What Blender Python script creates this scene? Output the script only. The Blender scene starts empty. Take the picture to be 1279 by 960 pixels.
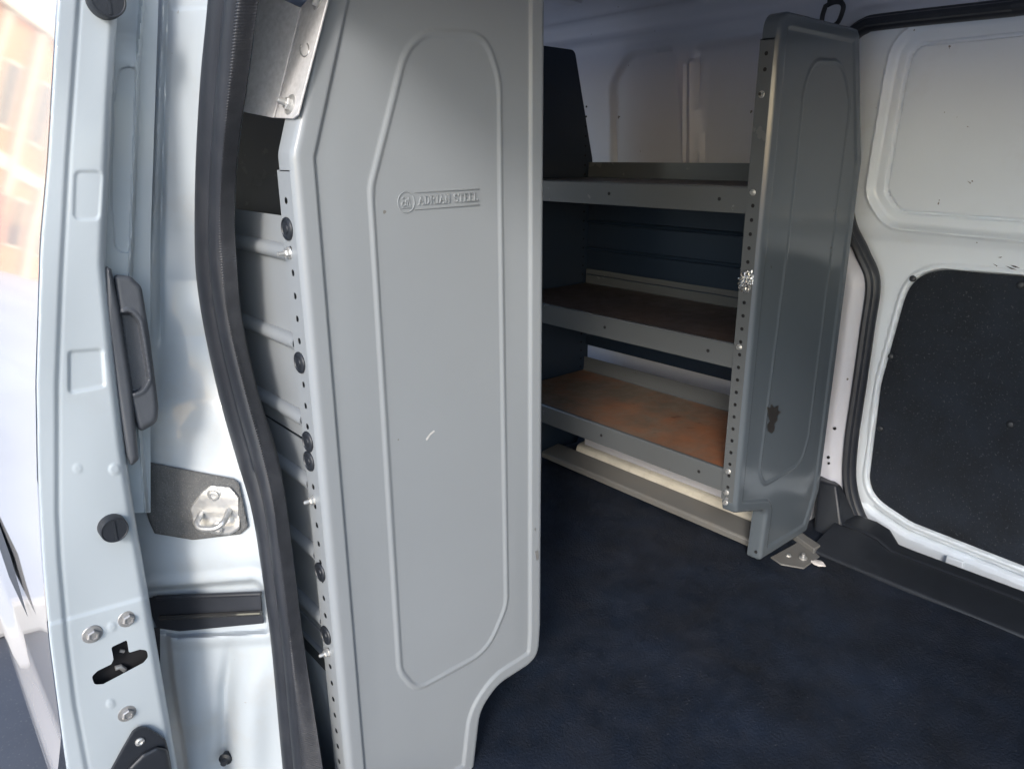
import bpy, bmesh, math, random
import numpy as np
from mathutils import Vector, Matrix
random.seed(7); np.random.seed(7)
scene = bpy.context.scene
COL = scene.collection

# ------------------------------------------------------------------ camera
F = 925.0; CX = 639.5; CY = 480.0
def nrm(v):
    v = np.array(v, float); return v / np.linalg.norm(v)
_dn = nrm((659 - CX, -(3430 - CY), F)); _ry = nrm((-190 - CX, CY - 190, F))
_ry = nrm(_ry - _dn * _ry.dot(_dn)); _up = -_dn; _Y = -_ry; _X = np.cross(_up, _Y)
M = np.array([_X, _Y, _up]); CAM = np.array([0, 0, 1.42])
def rays(px, py):
    px = np.asarray(px, float); py = np.asarray(py, float)
    c = np.stack([(px - CX) / F, (CY - py) / F, np.ones_like(px)], -1)
    return c @ M.T
def on(px, py, ax, val):
    d = rays(px, py); t = (np.asarray(val) - CAM[ax]) / d[..., ax]
    return CAM + t[..., None] * d
def onX(px, py, v): return on(px, py, 0, v)
def onY(px, py, v): return on(px, py, 1, v)
def onZ(px, py, v): return on(px, py, 2, v)
def onP(px, py, p0, n):
    d = rays(px, py); n = np.array(n, float); t = ((np.array(p0) - CAM) @ n) / (d @ n)
    return CAM + t[..., None] * d
def pts_on(lst, ax, v):
    a = np.array(lst, float); return on(a[:, 0], a[:, 1], ax, v)

cd = bpy.data.cameras.new('camera'); cam = bpy.data.objects.new('camera', cd); COL.objects.link(cam)
cd.sensor_width = 36; cd.lens = 36 * F / 1279; cd.clip_start = .01; cd.clip_end = 500
R = Matrix(((M[0, 0], M[0, 1], -M[0, 2]), (M[1, 0], M[1, 1], -M[1, 2]), (M[2, 0], M[2, 1], -M[2, 2])))
cam.matrix_world = Matrix.Translation(CAM.tolist()) @ R.to_4x4()
scene.camera = cam

# ------------------------------------------------------------------ materials
def mat(name, col, rough=.5, metal=0., coat=0., var=.06, vscale=6., bump=0., bscale=150., spots=None, rvar=0., spec=.5, dirt=None, btype='noise'):
    m = bpy.data.materials.new(name); m.use_nodes = True
    nt = m.node_tree; N = nt.nodes; L = nt.links; b = N['Principled BSDF']
    tc = N.new('ShaderNodeTexCoord'); co = tc.outputs['Object']
    b.inputs['Roughness'].default_value = rough; b.inputs['Metallic'].default_value = metal
    b.inputs['Coat Weight'].default_value = coat; b.inputs['Coat Roughness'].default_value = .06
    b.inputs['Specular IOR Level'].default_value = spec
    def noise(s, d=5, r=.6):
        n = N.new('ShaderNodeTexNoise'); n.inputs['Scale'].default_value = s; n.inputs['Detail'].default_value = d
        n.inputs['Roughness'].default_value = r; L.new(co, n.inputs['Vector']); return n.outputs['Fac']
    def ramp(f, a, b_, c0, c1):
        r = N.new('ShaderNodeMapRange'); r.inputs['From Min'].default_value = a; r.inputs['From Max'].default_value = b_
        r.inputs['To Min'].default_value = c0; r.inputs['To Max'].default_value = c1; L.new(f, r.inputs['Value']); return r.outputs['Result']
    def mix(fac, a, c):
        x = N.new('ShaderNodeMix'); x.data_type = 'RGBA'; L.new(fac, x.inputs['Factor'])
        for s, v in ((x.inputs['A'], a), (x.inputs['B'], c)):
            if hasattr(v, 'is_linked'): L.new(v, s)
            else: s.default_value = (*v, 1)
        return x.outputs['Result']
    c = np.array(col)
    out = mix(ramp(noise(vscale), .3, .7, 0, 1), tuple(c * (1 - var)), tuple(np.minimum(c * (1 + var), 1)))
    if dirt:   # (scale, lo, hi, amount, colour)
        out = mix(ramp(noise(dirt[0], 8, .7), dirt[1], dirt[2], 0, dirt[3]), out, dirt[4])
    if spots:  # (scale, lo, hi, colour)
        out = mix(ramp(noise(spots[0], 2, .5), spots[1], spots[2], 0, 1), out, spots[3])
    L.new(out, b.inputs['Base Color'])
    if rvar: L.new(ramp(noise(vscale * 3), .3, .7, max(rough - rvar, 0.02), rough + rvar), b.inputs['Roughness'])
    if bump:
        bn = N.new('ShaderNodeBump'); bn.inputs['Strength'].default_value = bump; bn.inputs['Distance'].default_value = .002
        if btype == 'voronoi':
            v = N.new('ShaderNodeTexVoronoi'); v.inputs['Scale'].default_value = bscale; L.new(co, v.inputs['Vector']); L.new(v.outputs['Distance'], bn.inputs['Height'])
        else: L.new(noise(bscale, 3), bn.inputs['Height'])
        L.new(bn.outputs['Normal'], b.inputs['Normal'])
    return m

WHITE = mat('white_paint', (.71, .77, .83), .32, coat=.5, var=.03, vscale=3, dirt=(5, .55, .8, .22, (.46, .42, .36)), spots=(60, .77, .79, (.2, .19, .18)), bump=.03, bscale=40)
WHITE_DOOR = mat('door_white_dimmed', (.36, .405, .44), .35, coat=.3, var=.02, vscale=3, dirt=(9, .56, .8, .22, (.30, .27, .23)), spots=(55, .79, .80, (.2, .19, .18)), bump=.02, bscale=60)  # same van white, darkened here to tame the daylight on it
WHITE_JAMB = mat('jamb_white_dimmed', (.395, .44, .48), .38, coat=.25, var=.03, vscale=6, dirt=(8, .5, .8, .4, (.33, .28, .21)), spots=(70, .77, .79, (.25, .22, .2)), bump=.03, bscale=50)  # van white dimmed likewise, daylight balance put into the base colour
GLOSSW = mat('gloss_white_skin', (.58, .56, .56), .08, coat=1., var=.02, vscale=4)
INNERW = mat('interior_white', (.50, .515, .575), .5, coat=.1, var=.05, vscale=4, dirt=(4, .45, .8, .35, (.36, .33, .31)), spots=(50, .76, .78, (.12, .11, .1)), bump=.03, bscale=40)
GREY = mat('grey_steel_paint', (.232, .252, .272), .33, var=.02, vscale=4, rvar=.04, bump=.035, bscale=260, dirt=(9, .55, .85, .12, (.22, .21, .2)), spots=(48, .785, .795, (.14, .135, .13)))
GREYD = mat('grey_paint_shaded', (.098, .106, .112), .24, var=.03, vscale=5, rvar=.05, bump=.035, bscale=200, dirt=(8, .5, .9, .12, (.11, .10, .09)), spots=(55, .75, .77, (.08, .075, .07)))  # the near panel's grey paint, darkened for shade inside the van
RUST = mat('rusted_tray', (.155, .12, .09), .5, var=.2, vscale=14, rvar=.12, bump=.08, bscale=120, dirt=(4.6, .44, .70, .85, (.33, .115, .045)), spots=(30, .68, .74, (.1, .05, .03)))
WORN = mat('worn_brown_tray', (.085, .058, .048), .5, var=.2, vscale=9, rvar=.1, bump=.06, bscale=120, dirt=(5, .45, .75, .6, (.05, .05, .055)))
GREYK = mat('grey_paint_deep_shade', (.013, .024, .043), .4, var=.05, vscale=5, rvar=.05, bump=.04, bscale=200)  # deep shade at the back of the far shelves, put into the colour
RAIL = mat('worn_grey_rail', (.14, .14, .135), .5, var=.1, vscale=9, bump=.06, bscale=120, dirt=(9, .45, .75, .5, (.13, .11, .09)))
GALV = mat('galvanised', (.50, .50, .51), .42, metal=.15, var=.14, vscale=160, rvar=.08, bump=.05, bscale=300)
ZINC = mat('zinc', (.56, .56, .55), .4, metal=.75, var=.08, vscale=60, rvar=.1)
STEEL = mat('dull_steel', (.34, .34, .34), .42, metal=.6, var=.12, vscale=90, rvar=.08)
RUBBER = mat('black_rubber', (.02, .023, .03), .42, var=.15, vscale=20, bump=.10, bscale=260, dirt=(20, .5, .8, .3, (.045, .044, .044)))
RUBTEX = mat('serrated_rubber', (.026, .028, .034), .5, var=.2, vscale=60, bump=.25, bscale=500, dirt=(30, .5, .8, .3, (.06, .06, .06)))
PLASTIC = mat('black_plastic', (.015, .018, .024), .45, var=.12, vscale=30, bump=.15, bscale=500)
GLOSSB = mat('glossy_black', (.03, .03, .03), .12, var=.1, coat=.6)
HANDLEM = mat('charcoal_plastic', (.060, .067, .080), .5, var=.06, vscale=30, bump=.2, bscale=700)
FLOORM = mat('rubber_floor', (.0045, .0088, .0185), .6, var=.5, vscale=9, bump=.9, bscale=220, dirt=(3.2, .48, .72, .35, (.024, .025, .032)), spots=(260, .71, .76, (.09, .095, .11)), rvar=.12)
BOARD = mat('black_insulation', (.008, .0125, .021), .85, var=.4, vscale=12, bump=1.0, bscale=260, spots=(240, .64, .72, (.05, .058, .07)))
FOAM = mat('grey_felt', (.095, .098, .10), .95, var=.12, vscale=60, bump=.7, bscale=400, spots=(700, .58, .68, (.17, .17, .17)))
ASPH = mat('asphalt', (.075, .08, .095), .8, var=.25, vscale=1.2, bump=.25, bscale=60, spots=(130, .63, .70, (.13, .13, .13)))
CREAM = mat('dirty_cream', (.58, .55, .47), .55, var=.1, vscale=12, dirt=(26, .5, .75, .45, (.22, .19, .15)))
DARK = mat('dark_void', (.006, .006, .008), .9, var=.1)
FOIL = mat('crumpled_foil', (.7, .7, .68), .25, metal=.9, var=.2, vscale=80)
STRAP = mat('black_webbing', (.012, .013, .018), .7, var=.2, vscale=60, bump=.3, bscale=400)
SCUFF = mat('black_scuff', (.02, .018, .017), .6, var=.3, vscale=200)
_n = RUST.node_tree.nodes; _l = RUST.node_tree.links; _b = _n['Principled BSDF']; _src = _b.inputs['Base Color'].links[0].from_socket
_tc = _n.new('ShaderNodeTexCoord'); _sx = _n.new('ShaderNodeSeparateXYZ'); _l.new(_tc.outputs['Object'], _sx.inputs[0])
_mr = _n.new('ShaderNodeMapRange'); _mr.inputs['From Min'].default_value = -1.30; _mr.inputs['From Max'].default_value = -.82; _l.new(_sx.outputs['Y'], _mr.inputs['Value'])
_nz = _n.new('ShaderNodeTexNoise'); _nz.inputs['Scale'].default_value = 16; _nz.inputs['Detail'].default_value = 9; _nz.inputs['Roughness'].default_value = .7; _l.new(_tc.outputs['Object'], _nz.inputs['Vector'])
_mu = _n.new('ShaderNodeMath'); _mu.operation = 'MULTIPLY'; _l.new(_mr.outputs['Result'], _mu.inputs[0]); _l.new(_nz.outputs['Fac'], _mu.inputs[1])
_m2 = _n.new('ShaderNodeMapRange'); _m2.inputs['From Min'].default_value = .22; _m2.inputs['From Max'].default_value = .88; _l.new(_mu.outputs[0], _m2.inputs['Value'])
_mx = _n.new('ShaderNodeMix'); _mx.data_type = 'RGBA'; _l.new(_m2.outputs['Result'], _mx.inputs['Factor']); _l.new(_src, _mx.inputs['A']); _mx.inputs['B'].default_value = (.36, .115, .04, 1); _l.new(_mx.outputs['Result'], _b.inputs['Base Color'])
PINK = mat('plain_white_scrap', (.6, .57, .55), .7, var=.1, vscale=90)

def brick_mat(name, c1, c2, mortar, scale):
    m = bpy.data.materials.new(name); m.use_nodes = True; nt = m.node_tree; N = nt.nodes; L = nt.links; b = N['Principled BSDF']
    tc = N.new('ShaderNodeTexCoord'); mp = N.new('ShaderNodeMapping'); mp.inputs['Rotation'].default_value = (math.radians(90), 0, 0)
    L.new(tc.outputs['Object'], mp.inputs['Vector'])
    br = N.new('ShaderNodeTexBrick'); br.inputs['Scale'].default_value = scale
    br.inputs['Color1'].default_value = (*c1, 1); br.inputs['Color2'].default_value = (*c2, 1); br.inputs['Mortar'].default_value = (*mortar, 1)
    L.new(mp.outputs['Vector'], br.inputs['Vector']); L.new(br.outputs['Color'], b.inputs['Base Color']); b.inputs['Roughness'].default_value = .85
    return m
BRICK = brick_mat('orange_brick', (.62, .235, .075), (.52, .175, .055), (.5, .4, .3), 4)
STONE = mat('pale_stone', (.55, .48, .34), .8, var=.1)
GLASS = mat('window_glass', (.03, .035, .04), .05, var=.1)
REDP = mat('red_paint', (.45, .02, .02), .3, coat=.6)

# ------------------------------------------------------------------ helpers
def tag(o, label=None, cat=None, group=None, kind=None):
    if label: o['label'] = label
    if cat: o['category'] = cat
    if group: o['group'] = group
    if kind: o['kind'] = kind
    return o
def empty(name, loc=(0, 0, 0)):
    o = bpy.data.objects.new(name, None); COL.objects.link(o); o.location = loc; o.empty_display_size = .1; return o
def link(name, me, m, parent=None, smooth=True, ang=35):
    if smooth:
        me.polygons.foreach_set('use_smooth', [True] * len(me.polygons))
        try: me.set_sharp_from_angle(angle=math.radians(ang))
        except Exception: pass
    o = bpy.data.objects.new(name, me); COL.objects.link(o); me.materials.append(m)
    if parent is not None:
        o.parent = parent
        wl = Vector((0, 0, 0)); p = parent
        while p is not None: wl += p.location; p = p.parent
        o.location = -wl
    return o
def mk(name, verts, faces, m, parent=None, smooth=True, ang=35):
    me = bpy.data.meshes.new(name)
    if isinstance(faces, np.ndarray): faces = faces.tolist()
    me.from_pydata([tuple(v) for v in np.asarray(verts, float).tolist()], [], faces); me.validate(); me.update()
    return link(name, me, m, parent, smooth, ang)
class MB:
    def __init__(s): s.v = []; s.f = []
    def add(s, v, f):
        n = len(s.v); s.v += [tuple(map(float, p)) for p in v]; s.f += [tuple(i + n for i in q) for q in f]; return s
    def box(s, a, b):
        x0, y0, z0 = a; x1, y1, z1 = b
        return s.add([(x0, y0, z0), (x1, y0, z0), (x1, y1, z0), (x0, y1, z0), (x0, y0, z1), (x1, y0, z1), (x1, y1, z1), (x0, y1, z1)],
                     [(0, 3, 2, 1), (4, 5, 6, 7), (0, 1, 5, 4), (1, 2, 6, 5), (2, 3, 7, 6), (3, 0, 4, 7)])
    def lathe(s, c, axis, prof, n=28, flat=None):
        """prof: list of (radius, along axis)"""
        a = Vector(axis).normalized(); u = a.orthogonal().normalized(); w = a.cross(u); c = Vector(c); vs = []; fs = []
        for r, h in prof:
            for k in range(n):
                t = 2 * math.pi * k / n
                vs.append(c + a * h + (u * math.cos(t) + w * math.sin(t)) * r)
        for i in range(len(prof) - 1):
            for k in range(n): fs.append((i * n + k, i * n + (k + 1) % n, (i + 1) * n + (k + 1) % n, (i + 1) * n + k))
        fs.append(tuple(range(n))[::-1]); fs.append(tuple((len(prof) - 1) * n + k for k in range(n)))
        return s.add(vs, fs)
    def tube(s, path, r, n=10, closed=False):
        P = [Vector(p) for p in path]; m = len(P); vs = []; fs = []; up = None
        rr = r if hasattr(r, '__len__') else [r] * m
        for i, p in enumerate(P):
            a = P[(i - 1) % m] if (i > 0 or closed) else p; b = P[(i + 1) % m] if (i < m - 1 or closed) else p
            t = (b - a).normalized()
            if up is None: up = t.orthogonal().normalized()
            up = (up - t * up.dot(t)).normalized(); w = t.cross(up)
            for k in range(n):
                q = 2 * math.pi * k / n; vs.append(p + (up * math.cos(q) + w * math.sin(q)) * rr[i])
        for i in range(m if closed else m - 1):
            j = (i + 1) % m
            for k in range(n): fs.append((i * n + k, i * n + (k + 1) % n, j * n + (k + 1) % n, j * n + k))
        if not closed: fs.append(tuple(range(n))[::-1]); fs.append(tuple((m - 1) * n + k for k in range(n)))
        return s.add(vs, fs)
    def prism(s, pts, off):
        """pts: list of 3d points (polygon); off: vector extrude"""
        n = len(pts); P = [Vector(p) for p in pts]; o = Vector(off)
        return s.add(P + [p + o for p in P], [tuple(range(n))[::-1], tuple(range(n, 2 * n))] + [(i, (i + 1) % n, n + (i + 1) % n, n + i) for i in range(n)])
    def build(s, name, m, parent=None, smooth=True, bevel=0, ang=35, seg=2):
        o = mk(name, s.v, s.f, m, parent, smooth, ang)
        bm = bmesh.new(); bm.from_mesh(o.data); bmesh.ops.recalc_face_normals(bm, faces=bm.faces); bm.to_mesh(o.data); bm.free()
        if bevel:
            md = o.modifiers.new('bevel', 'BEVEL'); md.width = bevel; md.segments = seg; md.limit_method = 'ANGLE'; md.angle_limit = math.radians(30)
        return o

def rpoly(pts, r, n=8):
    """round corners of a closed polygon"""
    P = [np.array(p, float) for p in pts]; m = len(P); out = []
    rr = r if hasattr(r, '__len__') else [r] * m
    for i in range(m):
        a, b, c = P[i - 1], P[i], P[(i + 1) % m]
        u = a - b; w = c - b; lu = np.linalg.norm(u); lw = np.linalg.norm(w); u /= lu; w /= lw
        ang = math.acos(np.clip(u @ w, -1, 1))
        if rr[i] <= 0 or ang > 3.12: out.append(b); continue
        t = min(rr[i] / math.tan(ang / 2), lu * .48, lw * .48); p0 = b + u * t; p1 = b + w * t
        for k in range(n + 1):
            s = k / n; out.append((1 - s) ** 2 * p0 + 2 * s * (1 - s) * b + s * s * p1)
    return np.array(out)
def sdf(P, poly):
    """signed distance (positive inside) and nearest point on the outline"""
    A = poly; B = np.roll(poly, -1, 0); D = B - A; LL = (D ** 2).sum(1) + 1e-18
    sd = np.empty(len(P)); npt = np.empty((len(P), 2))
    for s in range(0, len(P), 20000):
        p = P[s:s + 20000]; w = p[:, None] - A[None]
        t = np.clip((w * D).sum(2) / LL, 0, 1); q = A + t[..., None] * D
        d2 = ((p[:, None] - q) ** 2).sum(2); k = d2.argmin(1); idx = np.arange(len(p))
        c1 = (A[None, :, 1] > p[:, 1:2]) != (B[None, :, 1] > p[:, 1:2])
        xi = A[:, 0] + (p[:, 1:2] - A[:, 1]) * D[:, 0] / np.where(np.abs(D[:, 1]) < 1e-12, 1e-12, D[:, 1])
        ins = (c1 & (p[:, 0:1] < xi)).sum(1) % 2 == 1
        d = np.sqrt(d2[idx, k]); sd[s:s + 20000] = np.where(ins, d, -d); npt[s:s + 20000] = q[idx, k]
    return sd, npt
def dline(P, line):
    """distance to an open polyline"""
    best = np.full(len(P), 1e9)
    for a, b in zip(line[:-1], line[1:]):
        a = np.array(a, float); b = np.array(b, float); d = b - a
        t = np.clip(((P - a) @ d) / (d @ d + 1e-18), 0, 1)
        best = np.minimum(best, np.linalg.norm(P - (a + t[:, None] * d), axis=1))
    return best
def sstep(x, a, b):
    t = np.clip((x - a) / (b - a), 0, 1); return t * t * (3 - 2 * t)
def bead(d, w, h):
    return h * np.sqrt(np.clip(1 - (d / w) ** 2, 0, 1))

def sheet(outline, res, hfun, mapf, holes=(), edge_r=0., flange=0., skip=None, resv=None, sds=1.):
    """grid of cells inside an outline, snapped to it, displaced by hfun; returns verts, faces"""
    outline = np.asarray(outline, float); resv = resv or res
    lo = outline.min(0) - res; hi = outline.max(0) + res
    nu = int(math.ceil((hi[0] - lo[0]) / res)) + 1; nv = int(math.ceil((hi[1] - lo[1]) / resv)) + 1
    U, V = np.meshgrid(lo[0] + np.arange(nu) * res, lo[1] + np.arange(nv) * resv); P = np.stack([U.ravel(), V.ravel()], 1)
    C = P + np.array([res, resv]) / 2
    sC, _ = sdf(C, outline)
    for h in holes: sC = np.minimum(sC, -sdf(C, np.asarray(h))[0])
    J, I = np.meshgrid(np.arange(nv - 1), np.arange(nu - 1), indexing='ij'); base = (J * nu + I).ravel()
    base = base[sC[base] > 0]
    Fq = np.stack([base, base + 1, base + nu + 1, base + nu], 1)
    used = np.unique(Fq); rm = -np.ones(len(P), int); rm[used] = np.arange(len(used)); P = P[used]; Fq = rm[Fq]
    E = np.concatenate([Fq[:, [0, 1]], Fq[:, [1, 2]], Fq[:, [2, 3]], Fq[:, [3, 0]]]); Es = np.sort(E, 1)
    key = Es[:, 0] * len(P) + Es[:, 1]; _, inv, cnt = np.unique(key, return_inverse=True, return_counts=True)
    be = E[cnt[inv] == 1]; bv = np.unique(be)
    sd, npt = sdf(P, outline); hole = np.zeros(len(P), bool)
    best = np.abs(sd.copy()); near = npt.copy()
    for h in holes:
        s2, n2 = sdf(P, np.asarray(h)); c = np.abs(s2) < best
        best = np.where(c, np.abs(s2), best); near[c] = n2[c]; hole |= c
    P[bv] = near[bv]; sd[bv] = np.where(hole[bv], sd[bv], 0)
    H = hfun(P, sd) if hfun else np.zeros(len(P))
    if edge_r:
        e = np.clip(sd * sds, 0, edge_r); H = H - (edge_r - np.sqrt(np.clip(edge_r ** 2 - (edge_r - e) ** 2, 0, None)))
    Vv = mapf(P[:, 0], P[:, 1], H); faces = Fq.tolist()
    if flange:
        sel = np.array([not (hole[a] or hole[b]) for a, b in be])
        if skip is not None: sel &= ~np.array([bool(skip(*(P[a] + P[b]) / 2)) for a, b in be])
        e = be[sel]; ids = np.unique(e); mp_ = {int(k): len(Vv) + i for i, k in enumerate(ids)}
        base_h = H[ids] - flange; W = mapf(P[ids, 0], P[ids, 1], base_h); Vv = np.concatenate([Vv, W])
        faces += [(int(b), int(a), mp_[int(a)], mp_[int(b)]) for a, b in e]
    return Vv, faces
def sheet_obj(name, m, parent, *a, ang=40, **k):
    v, f = sheet(*a, **k); return mk(name, v, f, m, parent, True, ang)
def circ(c, r, n=20): return np.array([(c[0] + r * math.cos(2 * math.pi * k / n), c[1] + r * math.sin(2 * math.pi * k / n)) for k in range(n)])
def interp(ys, xs, y): return np.interp(y, ys, xs)
def spline(pts, n=12):
    """Catmull-Rom through points"""
    P = np.array(pts, float); P = np.vstack([2 * P[0] - P[1], P, 2 * P[-1] - P[-2]]); out = []
    for i in range(1, len(P) - 2):
        for k in range(n):
            t = k / n; a, b, c, d = P[i - 1:i + 3]
            out.append(.5 * ((2 * b) + (c - a) * t + (2 * a - 5 * b + 4 * c - d) * t * t + (3 * b - a - 3 * c + d) * t ** 3))
    out.append(P[-2]); return np.array(out)
def pxmap(Yf):
    def f(u, v, h):
        y = Yf(u, v) + h; return onY(u, v, y)
    return f

# ================================================================== VAN
van = empty('cargo_van', (-.97, -.2, 0))
tag(van, 'white cargo van interior seen through its open sliding side door, black rubber floor', 'van')
YP = -.745                                     # plane of the two front end panels
def floor_z(x): return .505 + (np.clip(-x, .5, 1.5) - .5) * .045

# floor mat
def fl_map(u, v, h): return np.stack([u, v, floor_z(u) + h], 1)
def fl_h(P, sd):
    return .0025 * np.sin(P[:, 0] * 9 + 2 * np.sin(P[:, 1] * 5)) * np.sin(P[:, 1] * 7) + .0015 * np.sin(P[:, 0] * 31) * np.sin(P[:, 1] * 23)
sheet_obj('floor_mat', FLOORM, van, [(-1.66, -2.1), (-.25, -2.1), (-.25, 1.25), (-1.66, 1.25)], .02, fl_h, fl_map)
MB().box((-1.70, -2.15, .38), (-.20, 1.3, .495)).build('underbody', DARK, van)

# ---- far side wall with the cove into the roof (Y, s) -> profile
XW = -1.66
def prof(s):
    """s = height along the wall then round the cove on to the roof: returns x, z, nx, nz"""
    s = np.asarray(s, float); z1 = 1.665; r = .13; ang = math.radians(76); arc = r * ang
    x1 = XW + .10 * max(0, z1 - 1.25)
    lean = math.atan(.10)
    xw = XW + .10 * np.clip(s - 1.25, 0, None)
    t = np.clip((s - z1) / r, 0, ang)
    # start direction tilted by lean
    a = lean + t
    cx = x1 + r * math.cos(lean); cz = z1 - r * math.sin(lean)
    xa = cx - r * np.cos(a); za = cz + r * np.sin(a)
    ex = np.clip(s - z1 - arc, 0, None); ae = lean + ang
    x = np.where(s < z1, xw, xa + ex * math.sin(ae)); z = np.where(s < z1, s, za + ex * math.cos(ae))
    nx = np.where(s < z1, 1., np.cos(a)); nz = np.where(s < z1, 0, -np.sin(a))
    return x, z, nx, nz
def wall_map(u, v, h):
    x, z, nx, nz = prof(v); return np.stack([x + h * nx, u, z + h * nz], 1)
# far door opening outline from the seal (Y, z)
seal_px = [(1279, 12), (1120, 29), (1092, 35), (1074, 50), (1066, 80), (1060, 180), (1059, 268), (1078, 316), (1091, 352), (1084, 410), (1074, 480), (1064, 550), (1062, 600), (1072, 640), (1090, 672)]
sp = pts_on(seal_px, 0, -1.685)[:, 1:]
seal_line = spline(sp, 8)
hole_far = np.vstack([seal_line, [(-.60, .48), (.30, .48), (.34, .60), (.34, 1.58), (.25, 1.665)]])
def WY(l): return pts_on(l, 0, -1.625)[:, 1:]
_b = WY([(757, 210), (764, 95), (790, 70), (846, 61), (851, 200), (872, 200), (869, 58), (985, 42)])
blankA = rpoly([(_b[0][0], 1.20), (_b[1][0], 1.60), (_b[2][0] - .01, 1.664), (_b[3][0], 1.667), (_b[4][0], 1.20)], [.02, .05, .06, .02, .02])
blankB = rpoly([(_b[5][0], 1.20), (_b[6][0], 1.662), (-.88, 1.664), (-.88, 1.20)], [.02, .02, .05, .02])
ribY = WY([(851, 130), (861, 130), (867, 130)])[:, 0]
def wall_h(P, sd):
    h = np.zeros(len(P))
    for b in (blankA, blankB):
        s, _ = sdf(P, b); h += -.012 * sstep(s, -.004, .008) + bead(s + .012, .006, .0015)
    for yc, w, a in ((ribY[0], .006, .006), (ribY[1], .010, .010), (ribY[2] + .012, .006, .006)):
        h += bead(P[:, 1] * 0 + (P[:, 0] - yc - .02 * (P[:, 1] - 1.4)), w, a) * (P[:, 1] < 1.63) * (P[:, 1] > .9)
    s2, _ = sdf(P, hole_far)
    h += -.022 * sstep(s2, -.035, -.008) + bead(s2 + .012, .004, .003) + .010 * sstep(s2, -.10, -.05) * (1 - sstep(P[:, 1], 1.25, 1.5))
    # long channel under the roof, swage lines
    h += -.014 * sstep(P[:, 1], 1.70, 1.72) * (1 - sstep(P[:, 1], 1.755, 1.78)) * (P[:, 0] < -.85)
    return h
sheet_obj('side_wall', INNERW, van, [(-2.1, .5), (1.25, .5), (1.25, 1.90), (-2.1, 1.90)], .008, wall_h, wall_map, holes=[hole_far])
tag(bpy.data.objects['side_wall'], 'far interior wall of bare white painted steel with pressed ribs')
# roof
xr, zr, _, _ = prof(np.array([1.90]))
def roof_map(u, v, h):
    t = np.clip((u - xr[0]) / (-.30 - xr[0]), 0, 1); z = zr[0] + .05 * np.sin(math.pi * t) * .8 - .05 * t
    return np.stack([u, v, z + h], 1)
def roof_h(P, sd):
    h = np.zeros(len(P))
    for y in (-1.86, -1.45, -.88, -.35, .3): h += -.022 * (1 - sstep(np.abs(P[:, 1] - y), .022, .045))
    return h
sheet_obj('roof', INNERW, van, [(xr[0] - .002, -2.1), (-.27, -2.1), (-.27, 1.25), (xr[0] - .002, 1.25)], .015, roof_h, roof_map)
MB().box((-1.72, -2.13, 1.87), (-.2, 1.28, 1.89)).build('roof_skin', WHITE, van)
# rear end and front of the body (keep daylight out except at the window openings)
fill_win = [rpoly([(x0, 1.08), (x1, 1.08), (x1, 1.66), (x0, 1.66)], .06) for x0, x1 in ((-1.56, -1.02), (-.92, -.38))]  # unseen windows, added to let sky light into the rear
sheet_obj('rear_door', INNERW, van, [(-1.72, .38), (-.2, .38), (-.2, 1.88), (-1.72, 1.88)], .02, lambda P, s: .02 * sstep(np.minimum(-sdf(P, fill_win[0])[0], -sdf(P, fill_win[1])[0]), .01, .03), lambda u, v, h: np.stack([u, -2.12 + h, v], 1), holes=fill_win)
rb = MB(); rb.box((-1.72, 1.25, .38), (-.2, 1.29, 1.15)); rb.box((-1.72, 1.25, 1.62), (-.2, 1.29, 1.87)); rb.box((-1.72, 1.25, 1.15), (-1.6, 1.29, 1.62)); rb.box((-.32, 1.25, 1.15), (-.2, 1.29, 1.62))
rb.build('cab_front', INNERW, van)
# outer skin of the far side so that no light leaks round the closed door
MB().box((-1.80, -2.14, .38), (-1.775, 1.29, 1.89)).build('outer_skin', WHITE, van)

# ---- near side wall (door opening side)
SRR = [(345, -120), (325, 0), (311, 100), (300, 180), (295, 260), (297, 320), (304, 400), (324, 495), (346, 565), (358, 620), (371, 720), (382, 810), (405, 960)]
XS = -.312
_q = spline([tuple(onX(a - 8, b, XS)[1:]) for a, b in SRR], 4)
_q = _q[_q[:, 1] < 1.53]
near_open = np.vstack([[(-.52, 1.655)], [(_q[0][0] + .03, 1.59)], _q, [(-.66, .60), (-.60, .50), (.37, .47), (.42, .60), (.42, 1.55), (.34, 1.655)]])
cab_win = rpoly([(.5, 1.15), (.5, 1.6), (.95, 1.6), (1.15, 1.15)], .05)
def nw_map(u, v, h):
    x = XS - .006 + h + 0 * v; return np.stack([x, u, v], 1)
sheet_obj('side_wall', WHITE, van, [(-2.1, .38), (1.25, .38), (1.25, 1.88), (-2.1, 1.88)], .015, lambda P, s: np.zeros(len(P)), nw_map, holes=[near_open, cab_win])
hd = MB()
hd.box((-.316, -.55, 1.66), (-.20, .5, 1.86)); hd.build('roof_rail', WHITE, van, bevel=.01)

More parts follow.
